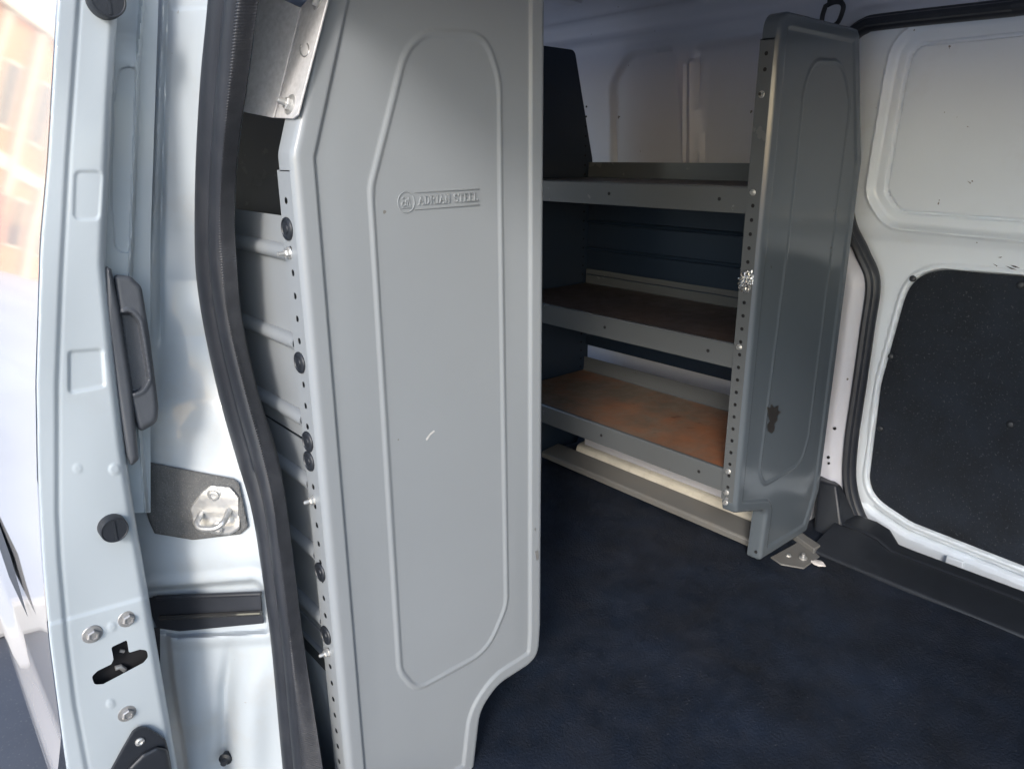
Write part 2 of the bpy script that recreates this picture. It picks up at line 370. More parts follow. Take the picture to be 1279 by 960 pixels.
# ================================================================== closed far sliding door
fd = empty('sliding_door'); fd.parent = van; fd.location = Vector((-1.72, -.25, .5)) - van.location
tag(fd, 'closed white sliding door with black insulation board in its lower half')
XD = -1.715
def D(l): return pts_on(l, 0, XD)[:, 1:]
dl = D([(1150, 66), (1116, 128), (1109, 238), (1128, 256), (1279, 272)])
blank = rpoly([(dl[0][0] + .0, dl[0][1] + .012), (-.72, 1.56), (dl[2][0], dl[2][1]), (dl[3][0] - .005, 1.292), (.13, 1.27), (.17, 1.36), (.13, 1.615)], [.05, .06, .04, .04, .05, .06, .06])
bl = D([(1158, 333), (1118, 360), (1099, 480), (1087, 600), (1135, 655), (1279, 727)])
bl2 = D([(1137, 652), (1279, 708)])
board = rpoly([(bl[0][0] - .03, 1.177), (bl[2][0], .90), (bl[3][0] - .005, .625), (bl2[0][0], bl2[0][1]), (bl2[1][0], bl2[1][1]), (.13, .555), (.20, .60), (.20, 1.10), (.13, 1.19)], [.09, .15, .08, .08, .2, .06, .06, .06, .06])
door_out = [(-.86, .46), (.32, .46), (.32, 1.70), (-.86, 1.70)]
def fd_map(u, v, h): return np.stack([XD + .10 * np.clip(v - 1.28, 0, None) + h, u, v], 1)
def fd_h(P, sd):
    s, n = sdf(P, blank); b, n2 = sdf(P, board)
    h = .030 * sstep(s, -.075, -.045) * 0
    h = np.full(len(P), .018)
    h -= .014 * sstep(s, -.038, -.022)          # step down to the inner ledge
    h += bead(s + .036, .005, .003)
    h -= .007 * sstep(s, -.0045, -.0008) * (1 - sstep(s, .0008, .0045)) # seam
    h += bead(np.minimum(np.abs(s + .02), 1), .02, .002)
    # lower half set back under a slanted shelf
    zz = P[:, 1]
    h -= .016 * sstep(zz, 1.262, 1.225) * sstep(-zz, -1.30, -1.20)
    h -= .016 * sstep(1.262 - zz, 0, .04)*0
    h += bead(b + .006, .006, .004) - .016 * sstep(b, -.002, .004)
    # lower frame channel
    h -= .010 * sstep(b, -.042, -.034) * (1 - sstep(b, -.026, -.018)) * (zz < .60)
    # outer edge falls away towards the seal
    return h
o = sheet_obj('door_shell', WHITE, fd, door_out, .0032, fd_h, fd_map)
bi, _ = sdf(np.array([[0, 0]]), board)
def shrink(poly, d):
    c = poly.mean(0); return np.array([p + (c - p) / np.linalg.norm(c - p) * d for p in poly])
sheet_obj('insulation_board', BOARD, fd, shrink(board, .003), .012, lambda P, s: .004 + .0015 * np.sin(P[:, 0] * 13) * np.sin(P[:, 1] * 11), fd_map, edge_r=.004, flange=.006)
for q in [(1140, 348), (1113, 445), (1100, 535), (1262, 530), (1275, 356), (1195, 560)][:5]:
    p = onX(*q, XD + .006); MB().lathe(p, (1, .1, .1), [(.007, -.002), (.007, .001), (.0055, .003), (.002, .004)], 14).build('rivet', PLASTIC, fd)
# clip on the lower frame, drain marks
p = onX(1193, 704, XD + .012); MB().box((p[0], p[1] - .018, p[2] - .014), (p[0] + .010, p[1] + .018, p[2] + .016)).build('clip', WHITE, fd, bevel=.003)
# seal
sl = [(XD + .034 + .10 * max(0, z - 1.28), y, z) for y, z in np.vstack([seal_line, spline([(-.60, .485), (-.2, .472), (.28, .48), (.34, .60), (.345, 1.2), (.33, 1.58), (.25, 1.662), (sp[0][0], sp[0][1])], 6)])]
prof_n = 10
mb = MB(); mb.tube(sl, .0165, 12, closed=True); mb.tube([(x + .016, y, z) for x, y, z in sl], .009, 8, closed=True)
mb.build('door_seal', RUBBER, van)

# ---- sill trim, pillar trim
ys = np.linspace(-.70, 1.2, 60)
pr = [(-1.482, .540), (-1.484, .5545), (-1.492, .557), (-1.55, .560), (-1.592, .562), (-1.598, .557), (-1.604, .562), (-1.636, .564), (-1.642, .560), (-1.66, .535)]
V = []; Fc = []
for i, y in enumerate(ys):
    k = 1 - sstep(np.array([y]), -.62, -.565)[0]
    for j, (x, z) in enumerate(pr):
        zz = z + k * .022 * sstep(np.array([-x]), 1.50, 1.60)[0]; V.append((x - .0 - k * (.03 if j > 6 else 0), y, zz))
for i in range(len(ys) - 1):
    for j in range(len(pr) - 1): a = i * len(pr) + j; Fc.append((a, a + 1, a + len(pr) + 1, a + len(pr)))
o = mk('sill_trim', V, Fc, PLASTIC, van, True, 25)
md = o.modifiers.new('b', 'BEVEL'); md.width = .003; md.segments = 2; md.limit_method = 'ANGLE'
a = [onX(*q, v) for q, v in (((1022, 600), -1.62), ((1044, 605), -1.615), ((1054, 676), -1.585), ((1016, 668), -1.58))]
b = [onX(*q, v) for q, v in (((1050, 606), -1.65), ((1060, 628), -1.655), ((1080, 672), -1.655))]
mb = MB(); mb.add([a[0], a[1], a[2], a[3], b[0], b[1], b[2], a[0] + np.array([-.06, -.03, 0]), a[3] + np.array([-.08, -.03, 0])],
       [(0, 1, 2, 3), (1, 4, 5), (1, 5, 2), (5, 6, 2), (0, 7, 4, 1), (0, 3, 8, 7)])
mb.build('pillar_trim', PLASTIC, van, bevel=.006, seg=3)
# screw holes in the far pillar
for q, r in (((1042.5, 535), .0035), ((1027, 560), .003), ((1034.5, 571), .0035), ((1035, 578.5), .0028)):
    p = onX(*q, XW + .0135); MB().lathe(p, (1, 0, 0), [(r, -.002), (r, .0008)], 14).build('screw_hole', DARK, van)

# white wheel box under the far shelf
mb = MB(); mb.box((-1.66, -1.415, .5), (-1.482, -.775, .742)); o = mb.build('wheel_arch', INNERW, van, bevel=.008, seg=3)
mb = MB(); mb.prism([(-1.60, -1.43, .552), (-1.464, -1.43, .552), (-1.465, -1.43, .580), (-1.468, -1.43, .588), (-1.474, -1.43, .594), (-1.484, -1.43, .596), (-1.60, -1.43, .596)], (0, .655, 0)).build('wall_ledge', CREAM, van, bevel=.004)

# ================================================================== shelf units
def panel_mesh(w2x, outline, bead_poly, holes_edge, rimw=.025, res=.0025, yp=YP, tilt_skip=None):
    """end panel: face in (X,Z) at Y=yp, raised rim, half round bead, rounded edge and a return flange"""
    ol = np.asarray(outline); bp = np.asarray(bead_poly)
    def h(P, sd):
        d, _ = sdf(P, bp)
        hh = .0035 * (1 - sstep(sd, rimw - .0015, rimw + .002)) + bead(d, .0038, .0019)
        hh += .0012 * np.sin(P[:, 0] * 14 + 1) * np.sin(P[:, 1] * 6) * sstep(sd, .02, .06)
        return hh
    mp = lambda u, v, hh: np.stack([u, yp + hh, v], 1)
    return sheet(ol, res, h, mp, edge_r=.009, flange=.024, skip=tilt_skip)
def flange_holes(X, z0, z1, zs, y0, y1, facing, r=.0036, res=.0011):
    yc = (y0 + y1) / 2
    hs = [circ((yc, z), r, 16) for z in zs]
    ol = np.array([(y0, z0), (y1, z0), (y1, z1), (y0, z1)])
    return sheet(ol, res, None, lambda u, v, h: np.stack([np.full_like(u, X), u, v], 1), holes=hs)
def join(*parts):
    V = []; Fq = []; n = 0
    for v, f in parts:
        V.append(np.asarray(v)); Fq += [tuple(i + n for i in q) for q in f]; n += len(v)
    return np.concatenate(V), Fq

def PXZ(l): return pts_on(l, 1, YP)[:, [0, 2]]
XN = -.341                                     # wall side of the near unit
near_top = 1.66
k = .079 / .234
near_ol = rpoly([(XN - k * (near_top - 1.42) , near_top), (XN, 1.42), (XN, .505), tuple(PXZ([(592, 962)])[0] + np.array([0, .0])), tuple(PXZ([(601, 885)])[0]), tuple(PXZ([(622, 855)])[0]), tuple(PXZ([(673, 822)])[0]), (-.6925, .70), (-.6925, near_top)],
                [.02, .03, .004, .014, .05, .05, .035, .01, .03])
near_bead = rpoly(PXZ([(512, 40), (606, 44), (624, 100), (632, 755), (608, 812), (520, 862), (500, 838), (463, 250), (463, 232)]),
                  [.06, .07, .08, .06, .06, .035, .05, .12, .12], 10)
zs_all = 1.271 + .0254 * np.arange(-30, 7)
near_fl_z = [z for z in zs_all if .52 < z < 1.385]
su = empty('shelf_unit', (-.517, -1.12, .52))
tag(su, 'grey shelf unit just inside the open door, black plugs along its tall end panel', 'shelf unit', 'steel shelf units along the van walls')
pv = panel_mesh(None, near_ol, near_bead, None, res=.002, tilt_skip=lambda x, z: x > XN - .002 and z < 1.402)
fv = flange_holes(XN, .505, 1.4035, near_fl_z, YP - .036, YP - .0052, 1)
v, f = join(pv, fv); end_panel = mk('end_panel', v, f, GREY, su, True, 50)
MB().box((XN - .009, YP - .034, .51), (XN - .005, YP - .008, 1.41)).build('hole_backing', GREYD, su)  # strip added behind the flange so its holes look dark

# logo pressed into the panel
LOGO = MB()
b0 = onY(522.5, 256.5, YP); b1 = onY(597.5, 250.8, YP); t0 = onY(522.5, 244.8, YP)
ex = (b1 - b0); LW = np.linalg.norm(ex); ex /= LW; ez = np.array([0, 0, 1.]); LH = (t0 - b0)[2]
def lp(x, y, h=0.): return b0 + ex * x + ez * y + np.array([0, .0002 + h, 0])
def stroke(p, q, w, h=.0017):
    p = np.array(p, float); q = np.array(q, float); d = q - p; l = np.linalg.norm(d); d /= l; n = np.array([-d[1], d[0]]) * w / 2; e = d * w * .3
    a = [p - e + n, q + e + n, q + e - n, p - e - n]; c = [p + n * .35, q + n * .35, q - n * .35, p - n * .35]
    LOGO.add([lp(*x, -.0012) for x in a] + [lp(*x, h) for x in c], [(4, 5, 6, 7), (0, 1, 5, 4), (1, 2, 6, 5), (2, 3, 7, 6), (3, 0, 4, 7)])
def arc(cx, cy, rx, ry, a0, a1, n=8): return [(cx + rx * math.cos(math.radians(a0 + (a1 - a0) * i / n)), cy + ry * math.sin(math.radians(a0 + (a1 - a0) * i / n))) for i in range(n + 1)]
def glyph(c):
    s = lambda *a: [list(a)]
    if c == 'A': return [[(0, 0), (.5, 1), (1, 0)], [(.22, .36), (.78, .36)], [(-.12, 0), (.22, 0)], [(.78, 0), (1.12, 0)], [(.3, 1), (.5, 1)]]
    if c == 'D': return [[(.2, 0), (.2, 1)], [(0, 1), (.5, 1)] + arc(.5, .5, .45, .5, 90, -90) + [(0, 0)]]
    if c == 'R': return [[(.2, 0), (.2, 1)], [(0, 1), (.55, 1)] + arc(.55, .76, .32, .24, 90, -90, 6) + [(.2, .52)], [(.5, .52), (.9, 0), (1.08, 0)], [(0, 0), (.42, 0)]]
    if c == 'I': return [[(.5, 0), (.5, 1)], [(.22, 0), (.78, 0)], [(.22, 1), (.78, 1)]]
    if c == 'N': return [[(.15, 0), (.15, 1), (.85, 0), (.85, 1)], [(-.05, 0), (.35, 0)], [(-.05, 1), (.15, 1)], [(.65, 1), (1.05, 1)]]
    if c == 'S': return [arc(.5, .74, .38, .26, 20, 270, 9) + arc(.5, .26, .4, .25, 90, -160, 9)]
    if c == 'T': return [[(.5, 0), (.5, 1)], [(0, .75), (0, 1), (1, 1), (1, .75)], [(.25, 0), (.75, 0)]]
    if c == 'E': return [[(.2, 0), (.2, 1)], [(0, 1), (.95, 1), (.95, .8)], [(.2, .52), (.7, .52)], [(0, 0), (1, 0), (1, .22)]]
    if c == 'L': return [[(.2, 0), (.2, 1)], [(0, 1), (.45, 1)], [(0, 0), (1, 0), (1, .25)]]
x = .0; wd = dict(A=1, D=.95, R=1, I=.55, N=1, S=.85, T=.95, E=.9, L=.9); txt = 'ADRIAN STEEL'
tot = sum(wd.get(c, .45) + .22 for c in txt); sx = LW / tot; cx = .0
for c in txt:
    if c != ' ':
        off = -.22 if c == 'I' else 0
        for line in glyph(c):
            P2 = [((cx + (px_ + off if c == 'I' else px_ * wd[c])) * sx, LH * (.06 + .88 * py_)) for px_, py_ in line]
            for a_, b_ in zip(P2[:-1], P2[1:]): stroke(a_, b_, .00125)
    else:
        LOGO.build('lettering', GREY, end_panel, ang=20); LOGO.v = []; LOGO.f = []
    cx += wd.get(c, .45) + .22
LOGO.build('lettering', GREY, end_panel, ang=20); LOGO.v = []; LOGO.f = []
for yy in (-.42, 1.38):
    stroke((-.006, LH * yy), (LW + .001, LH * yy), .0013, .0014)
    LOGO.build('rule_line', GREY, end_panel, ang=20); LOGO.v = []; LOGO.f = []
cc = onY(506.5, 252.5, YP); ccx = float((cc - b0) @ ex); ccy = float((cc - b0 - ex * ccx)[2]); Rg = .0112
ring = arc(ccx, ccy, Rg, Rg * 1.05, 0, 360, 36)
for a_, b_ in zip(ring[:-1], ring[1:]): stroke(a_, b_, .0016, .0018)
for line in (arc(ccx - .0025, ccy + .0028, .003, .0026, 150, -40, 7) + [(ccx - .001, ccy - .004)], arc(ccx - .0032, ccy - .0018, .0026, .0024, 60, 330, 8), [(ccx + .001, ccy - .0045), (ccx + .0035, ccy + .005)], [(ccx + .0035, ccy + .005), (ccx + .0055, ccy - .0045)], [(ccx - .006, ccy - .0062), (ccx + .006, ccy - .0062)]):
    for a_, b_ in zip(line[:-1], line[1:]): stroke(a_, b_, .0016, .0018)
LOGO.build('emblem', GREY, end_panel, ang=20)

# back panels of the near unit: flat sheets with half round ribs running along the van
XB = XN - .010
def zB(q): return float(onX(q[0], q[1], XB)[2])
ends = [(370, 317), (379, 430), (391, 528), (399, 608), (407, 697), (415, 780)]
zr_ = [zB(q) for q in ends]
yB1 = YP - .030; yB0 = -1.50
zA1 = zB((350, 269)); zAB = zB((393, 557)); zB0 = zB((423, 833))
for z1, z0, rs in ((zA1, zAB + .002, zr_[:3]), (zAB - .002, zB0, zr_[3:])):
    mb = MB(); mb.box((XB - .0012, yB0, z0), (XB, yB1, z1))
    if z0 < zAB - .1: mb.box((XB, yB0, z0), (XB + .006, yB1, z0 + .002)); mb.box((XB, yB0, z0 + .03), (XB + .003, yB1, z0 + .0335))
    bpn = mb.build('back_panel', GREY, su)
    for z in rs:
        vs = []; fs = []; n = 14; R0 = .0092; R1 = .0080
        for yy in (yB0, YP - .0415):
            for Rr in (R0, R1):
                for i in range(n + 1):
                    a_ = -math.pi / 2 + math.pi * i / n; vs.append((XB + .0004 + Rr * math.cos(a_) * 1.05, yy, z + Rr * math.sin(a_)))
        m_ = n + 1
        for i in range(n):
            fs += [(i, i + 1, 2 * m_ + i + 1, 2 * m_ + i), (m_ + i, 3 * m_ + i, 3 * m_ + i + 1, m_ + i + 1), (2 * m_ + i, 2 * m_ + i + 1, 3 * m_ + i + 1, 3 * m_ + i)]
        mk('rib', vs, fs, GREY, bpn, True, 40)
# trays and rear end panel of the near unit
def tray(z, xf, xb, y0, y1, parent, m, lip=.048):
    s = 1 if xf > xb else -1
    sec = [(xf - s * .014, z - lip), (xf, z - lip), (xf, z - .003), (xf - s * .003, z), (xf - s * .010, z), (xf - s * .012, z - .007), (xb + s * .004, z - .007), (xb + s * .001, z - .004), (xb, z + .035), (xb - s * .001, z + .035), (xb - s * .0015, z - .012), (xf - s * .004, z - .012), (xf - s * .002, z - lip + .002)]
    mb = MB(); mb.prism([(a, y0, b) for a, b in sec], (0, y1 - y0, 0)); return mb.build('shelf', m, parent, ang=25)
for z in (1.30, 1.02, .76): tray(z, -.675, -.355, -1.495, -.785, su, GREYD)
rear_ol = [(x_, z_) for x_, z_ in near_ol]
MB().prism([(x_, -1.506, z_) for x_, z_ in near_ol], (0, -.004, 0)).build('end_panel', GREYD, su)
# plugs, nuts and bolts on the perforated flange
yF = YP - .022
def zF(q): return float(onX(q[0], q[1], XN)[2])
def plug(c):
    MB().lathe(c, (1, 0, 0), [(.0122, 0), (.0125, .0012), (.0118, .0026), (.0095, .0034), (.0088, .0024), (.005, .0022), (.0045, .0034), (.001, .0038)], 30).build('plug', PLASTIC, su)
for q in ((367, 287), (385, 457), (395, 557), (398.5, 583), (409, 721), (419.5, 804)): plug((XN, yF + random.uniform(-.0015, .0015), zF(q)))
def bolt(c, ax, r=.0055, washer=.009, parent=None, tail=.012, m=ZINC):
    mb = MB()
    mb.lathe(c, ax, [(washer, 0), (washer, .0012), (washer * .9, .0016)], 26)
    a = Vector(ax).normalized()
    mb.lathe(Vector(c) + a * .0014, ax, [(r, 0), (r, .004), (r * .86, .0048)], 6)
    if tail: mb.lathe(Vector(c) + a * .006, ax, [(r * .48, 0), (r * .48, tail * .8), (r * .38, tail)], 14)
    return mb.build('bolt', m, parent, ang=30)
bolt((XN, yF - .002, zF((367, 317))), (1, .1, 0), .0048, .0066, su, .008)
bolt((XN, yF, zF((403, 632))), (1, 0, 0), .005, .006, su, .007)
bolt((XN, yF, zF((421, 825))), (1, 0, 0), .005, .006, su, .007)
# galvanised bracket at the top of the slanted flange
kn = nrm((1, 0, k)); p0 = np.array([XN + .0015, YP, 1.42])
def BP(q, off=0): return onP(q[0], q[1], p0 + kn * off, kn)
bpts = [BP(q) for q in ((343.5, 148), (368, 149), (374, 144), (411, 2), (432, -80), (400, -80), (388, 0), (377.5, 11))]
mb = MB(); mb.prism(bpts, (kn * .0022).tolist()); br = mb.build('bracket', GALV, su, bevel=.0006)
bend0 = BP((343.5, 148), .0022); bend1 = BP((377.5, 11), .0022)
dv = nrm((.30, -.95, 0)); L0 = .034
g = [bend0, bend1, bend1 + (bend1 - bend0) * 0 + dv * .03 + np.array([0, 0, .012]), bend1 + dv * L0 * 2.2 + np.array([0, 0, .02]), bend0 + dv * L0 * 2.2 + np.array([0, 0, .012])]
n2 = np.cross(dv, nrm(bend1 - bend0))
mb = MB(); mb.prism(g, (n2 * -.0022).tolist()); mb.build('bracket_plate', GALV, br, bevel=.0006)
c = BP((363, 131), .002); bolt(c, kn.tolist(), .0065, .0105, br, .009)
c = BP((397, 2), .002); bolt(c, kn.tolist(), .006, .0085, br, 0)
# a pressed horseshoe mark on the bracket
hs = [BP((380.5 + 5.5 * math.cos(a_), 62 + 9 * math.sin(a_)), .0022) for a_ in np.linspace(-math.pi * .3, math.pi * 1.25, 16)]
MB().tube(hs, .0009, 6).build('press_mark', STEEL, br)

# ------------------------------------------------------------------ far shelf unit
XF = -1.228; XO = -1.586
fu = empty('shelf_unit', (-1.41, -1.12, .55))
tag(fu, 'grey steel three-tier shelf unit along the far wall, lowest tray rusty orange', 'shelf unit', 'steel shelf units along the van walls')
far_ol = rpoly([(XF, 1.645), (-1.508, 1.640), (XO, 1.40), (XO, .655), (-1.548, .557), (-1.345, .557), (-1.352, .678), (XF - .004, .712), (XF, .73)],
               [.035, .02, .05, .06, .012, .008, .022, .008, .004])
far_bead = rpoly(PXZ([(1016, 76), (1052, 78), (1062, 130), (1046, 260), (1009, 545), (1000, 578), (955, 606), (949, 590), (984, 300), (1004, 110)]), [.06, .06, .08, .10, .06, .05, .03, .04, .06, .06], 10)
zf0 = float(onY(945.3, 328.6, YP)[2])
far_fl_z = [zf0 + .0254 * i for i in range(-24, 16) if .73 < zf0 + .0254 * i < 1.60]
pv = panel_mesh(None, far_ol, far_bead, None, res=.0025, tilt_skip=lambda x, z: x > XF - .004 and .735 < z < 1.60)
fv = flange_holes(XF, .735, 1.602, [z for z in far_fl_z if not (1.37 < z < 1.55)], YP - .033, YP - .0052, 1, r=.0036, res=.0013)
GREYF = mat('grey_gloss_shaded', (.080, .096, .112), .17, var=.03, vscale=5, rvar=.05, bump=.035, bscale=200, dirt=(8, .5, .9, .15, (.10, .10, .10)), spots=(55, .75, .77, (.06, .06, .06)))  # same grey again, shade on the far end panel painted in
v, f = pv; fpan = mk('end_panel', v, f, GREYF, fu, True, 50); mk('perforated_edge', fv[0], fv[1], GREYD, fpan, True, 50)  # perforated edge gets a lighter grey, as the better lit side
MB().box((XF - .009, YP - .032, .74), (XF - .005, YP - .008, 1.60)).build('hole_backing', DARK, fu)  # near-black strip stands in for shade inside the far flange holes
MB().lathe(onX(944, 689, -1.3442), (1, 0, 0), [(.0035, -.001), (.0035, .0008)], 14).build('foot_hole', DARK, fu)
def marks(parent, m, ax, val, lst, name='scuff'):
    for poly in lst:
        q_ = pts_on(poly, ax, val); o_ = np.zeros(3); o_[ax] = .0004
        MB().prism(list(q_), o_.tolist()).build(name, m, parent, False)
marks(end_panel, SCUFF, 1, YP + .0002, [[(640, 671), (644, 670), (645.5, 673), (641, 674)], [(641, 690), (647, 686), (648, 688), (642, 693)]])
marks(end_panel, STEEL, 1, YP + .0036, [[(668, 688), (672, 686), (673, 697), (670, 700)], [(667, 660), (669, 659), (669, 664)]])
marks(end_panel, GALV, 1, YP + .0004, [[(532, 548), (537, 541), (542, 537), (543, 538.5), (538, 543), (533, 550)]], 'scratch')
marks(fd, SCUFF, 0, XD + .0195, [[(1256, 332), (1264, 334.5), (1270, 337), (1263, 336)], [(1262, 331), (1268, 332), (1274, 335), (1266, 333.5)], [(1246, 321.5), (1252, 320.5), (1250, 322)], [(1240, 329), (1246, 332), (1245, 332.8)]])
marks(fd, STEEL, 0, XD + .0125, [[(1208, 226), (1213, 228), (1212, 230)], [(1217, 211), (1228, 214), (1227, 216)], [(1168, 165), (1178, 168), (1177, 169.5)]])
# scuff mark
_r = np.random.RandomState(5)
q = PXZ([(957, 507), (961, 510), (963, 504), (966, 509), (972, 506), (970, 512), (976, 514), (969, 519), (971, 524), (966, 529), (967, 536), (963, 541), (959, 538), (958, 531), (961, 526), (959, 518)])
q = rpoly(q, .0015, 2); MB().prism([(a_, YP + .0012, b_) for a_, b_ in q], (0, .0006, 0)).build('scuff', SCUFF, fpan)
for z in (1.357, 1.061, .797):
    tray(z, XF - .006, -1.565, -1.50, YP - .034, fu, GREYD)
    MB().box((-1.558, -1.497, z - .0068), (XF - .020, YP - .036, z - .0055)).build('tray_floor', RUST if z < .9 else WORN, fu, bevel=.0004)
    
    for y in (-.84, -1.12):
        p = (XF - .0058, y, z - .024); MB().lathe(p, (1, 0, 0), [(.0035, -.001), (.0035, .0006)], 14).build('shelf_hole', DARK, fu)
# back panel with ribs, open strip above the lowest tray
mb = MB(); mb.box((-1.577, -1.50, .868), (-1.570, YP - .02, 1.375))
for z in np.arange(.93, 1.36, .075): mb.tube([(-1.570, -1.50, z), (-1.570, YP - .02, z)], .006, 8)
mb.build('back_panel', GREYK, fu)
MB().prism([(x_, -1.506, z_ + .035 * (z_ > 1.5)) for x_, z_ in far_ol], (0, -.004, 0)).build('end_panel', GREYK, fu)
mb = MB()
for i, z in enumerate(np.arange(.80, 1.55, .0254)): mb.lathe((-1.556, -1.5055, z), (0, 1, 0), [(.003, 0), (.003, .0008)], 8)
mb.build('hole_row', DARK, fu)
# base rail on the floor
sec = [(-1.392, .552), (-1.392, .566), (-1.396, .570), (-1.425, .573), (-1.462, .577), (-1.462, .552)]
MB().prism([(a_, -1.50, b_) for a_, b_ in sec], (0, .735, 0)).build('base_rail', RAIL, fu, bevel=.0015)
# bolts
for q in ((945.5, 118), (942.5, 119), (954, 241), (933, 435.5), (917, 591), (916, 618), (915.5, 631)):
    z = float(onX(q[0], q[1], XF)[2]); bolt((XF, YP - .021, z), (1, 0, 0), .004, .0055, fu, 0)
# foot bracket
fb = MB(); P_ = lambda q, z: onZ(q[0], q[1], z)
z0 = float(floor_z(-1.4)) + .002
fb.prism([P_((962, 697), z0), (P_((1000, 676), z0)), P_((1024, 696), z0), P_((1004, 711), z0), P_((975, 706), z0)], (0, 0, .004))
fb.prism([P_((990, 674), z0), P_((998, 670), z0), P_((1024, 688), z0), P_((1016, 693), z0)], (0, 0, .016))
fb.build('foot_bracket', RAIL, fu, bevel=.003)
fb = MB(); p = P_((1003, 697), z0 + .004); fb.lathe(p, (0, 0, 1), [(.009, 0), (.009, .003), (.004, .004), (.004, .012)], 16); p = P_((985, 694), z0 + .004); fb.lathe(p, (0, 0, 1), [(.006, 0), (.005, .004)], 6); fb.build('bolt', ZINC, fu)

# ------------------------------------------------------------------ near jamb (body pillar behind the opening)
YJl = [(-100, -.80), (1100, -.80)]
colL = lambda y: np.interp(y, [-150, 0, 300, 430, 560, 640, 740, 830, 960, 1200], [196, 190, 178, 168, 172, 168, 185, 205, 225, 262])
SR = {'L': [(275, -120), (266, 0), (256, 100), (250, 200), (248.5, 290), (251, 350), (262, 420), (280, 500), (300, 570), (318, 630), (330, 700), (343, 800), (358, 960), (378, 1150)],
      'S': [(318, -120), (302, 0), (290, 120), (281, 230), (279, 300), (283, 350), (295, 420), (315, 500), (334, 570), (347, 630), (355, 700), (367, 800), (382, 960), (402, 1150)],
      'R': [(345, -120), (325, 0), (311, 100), (300, 180), (295, 260), (297, 320), (304, 400), (324, 495), (346, 565), (358, 620), (371, 720), (382, 810), (405, 960), (432, 1150)]}
colR = lambda y: np.interp(y, [q[1] for q in SR['L']], [q[0] for q in SR['L']])
def Yjamb(u, v):
    l = colL(v); r = colR(v) + 14; t = np.clip((u - l) / (r - l), -.3, 1.2)
    yr = onX(r, v, np.full_like(r, -.305))[..., 1]
    yl = -.95
    return yl + (yr - yl) * (t ** 1.15 if False else t)
slot = rpoly([(180, 738), (318, 728), (333, 742), (334, 786), (222, 792), (196, 785)], [3, 10, 6, 6, 8, 4], 5)
def jamb_h(P, sd):
    u, v = P[:, 0], P[:, 1]; h = np.zeros(len(P))
    # upper crease left of the pillar face
    c1 = np.interp(v, [-150, 0, 300, 440], [214, 207, 197, 197]); w = 1 - sstep(v, 380, 445)
    h += (.012 * (1 - sstep(u, c1 - 7, c1 + 7))) * w
    c2 = np.interp(v, [-150, 0, 300, 440], [206, 199, 190, 190]); h -= .007 * np.exp(-((u - c1 - 3) / 3.5) ** 2) * w
    # bulges below the striker
    s, _ = sdf(P, slot)
    h += .006 * sstep(s, -22, -8) - .016 * sstep(s, -6, 1)
    d = np.abs(v - 700 + .08 * (u - 250)); h += .006 * np.exp(-(d / 24) ** 2)
    # vertical channel in the lower half
    cc_ = np.interp(v, [780, 860, 960, 1150], [292, 282, 280, 283]); ww = np.interp(v, [780, 820, 960], [4, 8, 10])
    h -= .017 * np.exp(-((u - cc_) / ww) ** 2) * sstep(v, 785, 870)
    h += .016 * np.exp(-((u - cc_ - 30) / 24) ** 2) * sstep(v, 785, 870) + .012 * np.exp(-((u - cc_ + 42) / 24) ** 2) * sstep(v, 800, 900)
    cl = np.interp(v, [785, 850, 960, 1150], [208, 214, 232, 262]); h -= .012 * (1 - sstep(u, cl - 2, cl + 5)) * sstep(v, 785, 800)
    h += .0025 * np.sin(v / 31.) * np.sin(u / 17.)
    # shallow press mark at the very top
    h -= .006 * sstep(12 - v, -1, 3) * sstep(u, 212, 216)
    return h
rows = np.concatenate([np.linspace(-150, 1150, 40)])
jout = np.array([(colL(y) - 12, y) for y in rows] + [(colR(y) + 12, y) for y in rows[::-1]])
pil = empty('door_pillar'); pil.parent = van; pil.location = Vector((-.2, -.75, 1.1)) - van.location
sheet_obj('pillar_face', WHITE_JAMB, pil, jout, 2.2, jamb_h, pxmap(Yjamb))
# body behind the pillar (gives the jamb thickness and closes it towards the skin)
MB().box((-.31, -2.1, .38), (-.27, -.97, 1.86)).build('quarter_panel', WHITE, van)
# felt pad
fp = np.array([(164, 578), (173, 572.5), (192, 578), (290, 597), (298, 602), (304, 628), (310, 658), (300, 667), (241, 674), (193, 666), (186, 650)])
sheet_obj('felt_pad', FOAM, pil, rpoly(fp, 3, 4), 2.0, lambda P, s: np.full(len(P), .006), pxmap(Yjamb), edge_r=.002, sds=.0009, flange=.006)
# striker
sp_ = np.array([(262, 605), (288, 608), (298, 620), (300, 660), (287, 668), (266, 666), (241, 656), (237, 634), (251, 614)])
def st_h(P, s):
    h = np.full(len(P), .010); h += -.0025 * sstep(P[:, 1], 618, 634) * (1 - sstep(P[:, 1], 644, 658)); return h
stk = sheet_obj('striker', ZINC, pil, rpoly(sp_, 7, 5), 1.2, st_h, pxmap(Yjamb), edge_r=.0015, sds=.0009, flange=.003)
def J(q, h): return onY(np.array(q[0]), np.array(q[1]), Yjamb(np.array(float(q[0])), np.array(float(q[1]))) + h)
nj = nrm((.62, .78, 0))
for q in ((268, 617), (273, 659)):
    c = J(q, .010); MB().lathe(c, nj, [(.0085, 0), (.0085, .0012), (.0064, .002), (.0060, .0045), (.004, .005), (.0036, .0035), (.001, .0032)], 22).build('striker_screw', ZINC, pil)
lp_ = spline([J((251, 641), .008), J((249, 646), .018), J((246, 653), .028), J((250, 659), .033), J((262, 660), .034), J((272, 658), .033), J((279, 652), .028), J((283, 645), .018), J((286, 637), .008)], 6)
MB().tube(lp_, .0036, 14).build('striker_loop', ZINC, pil)
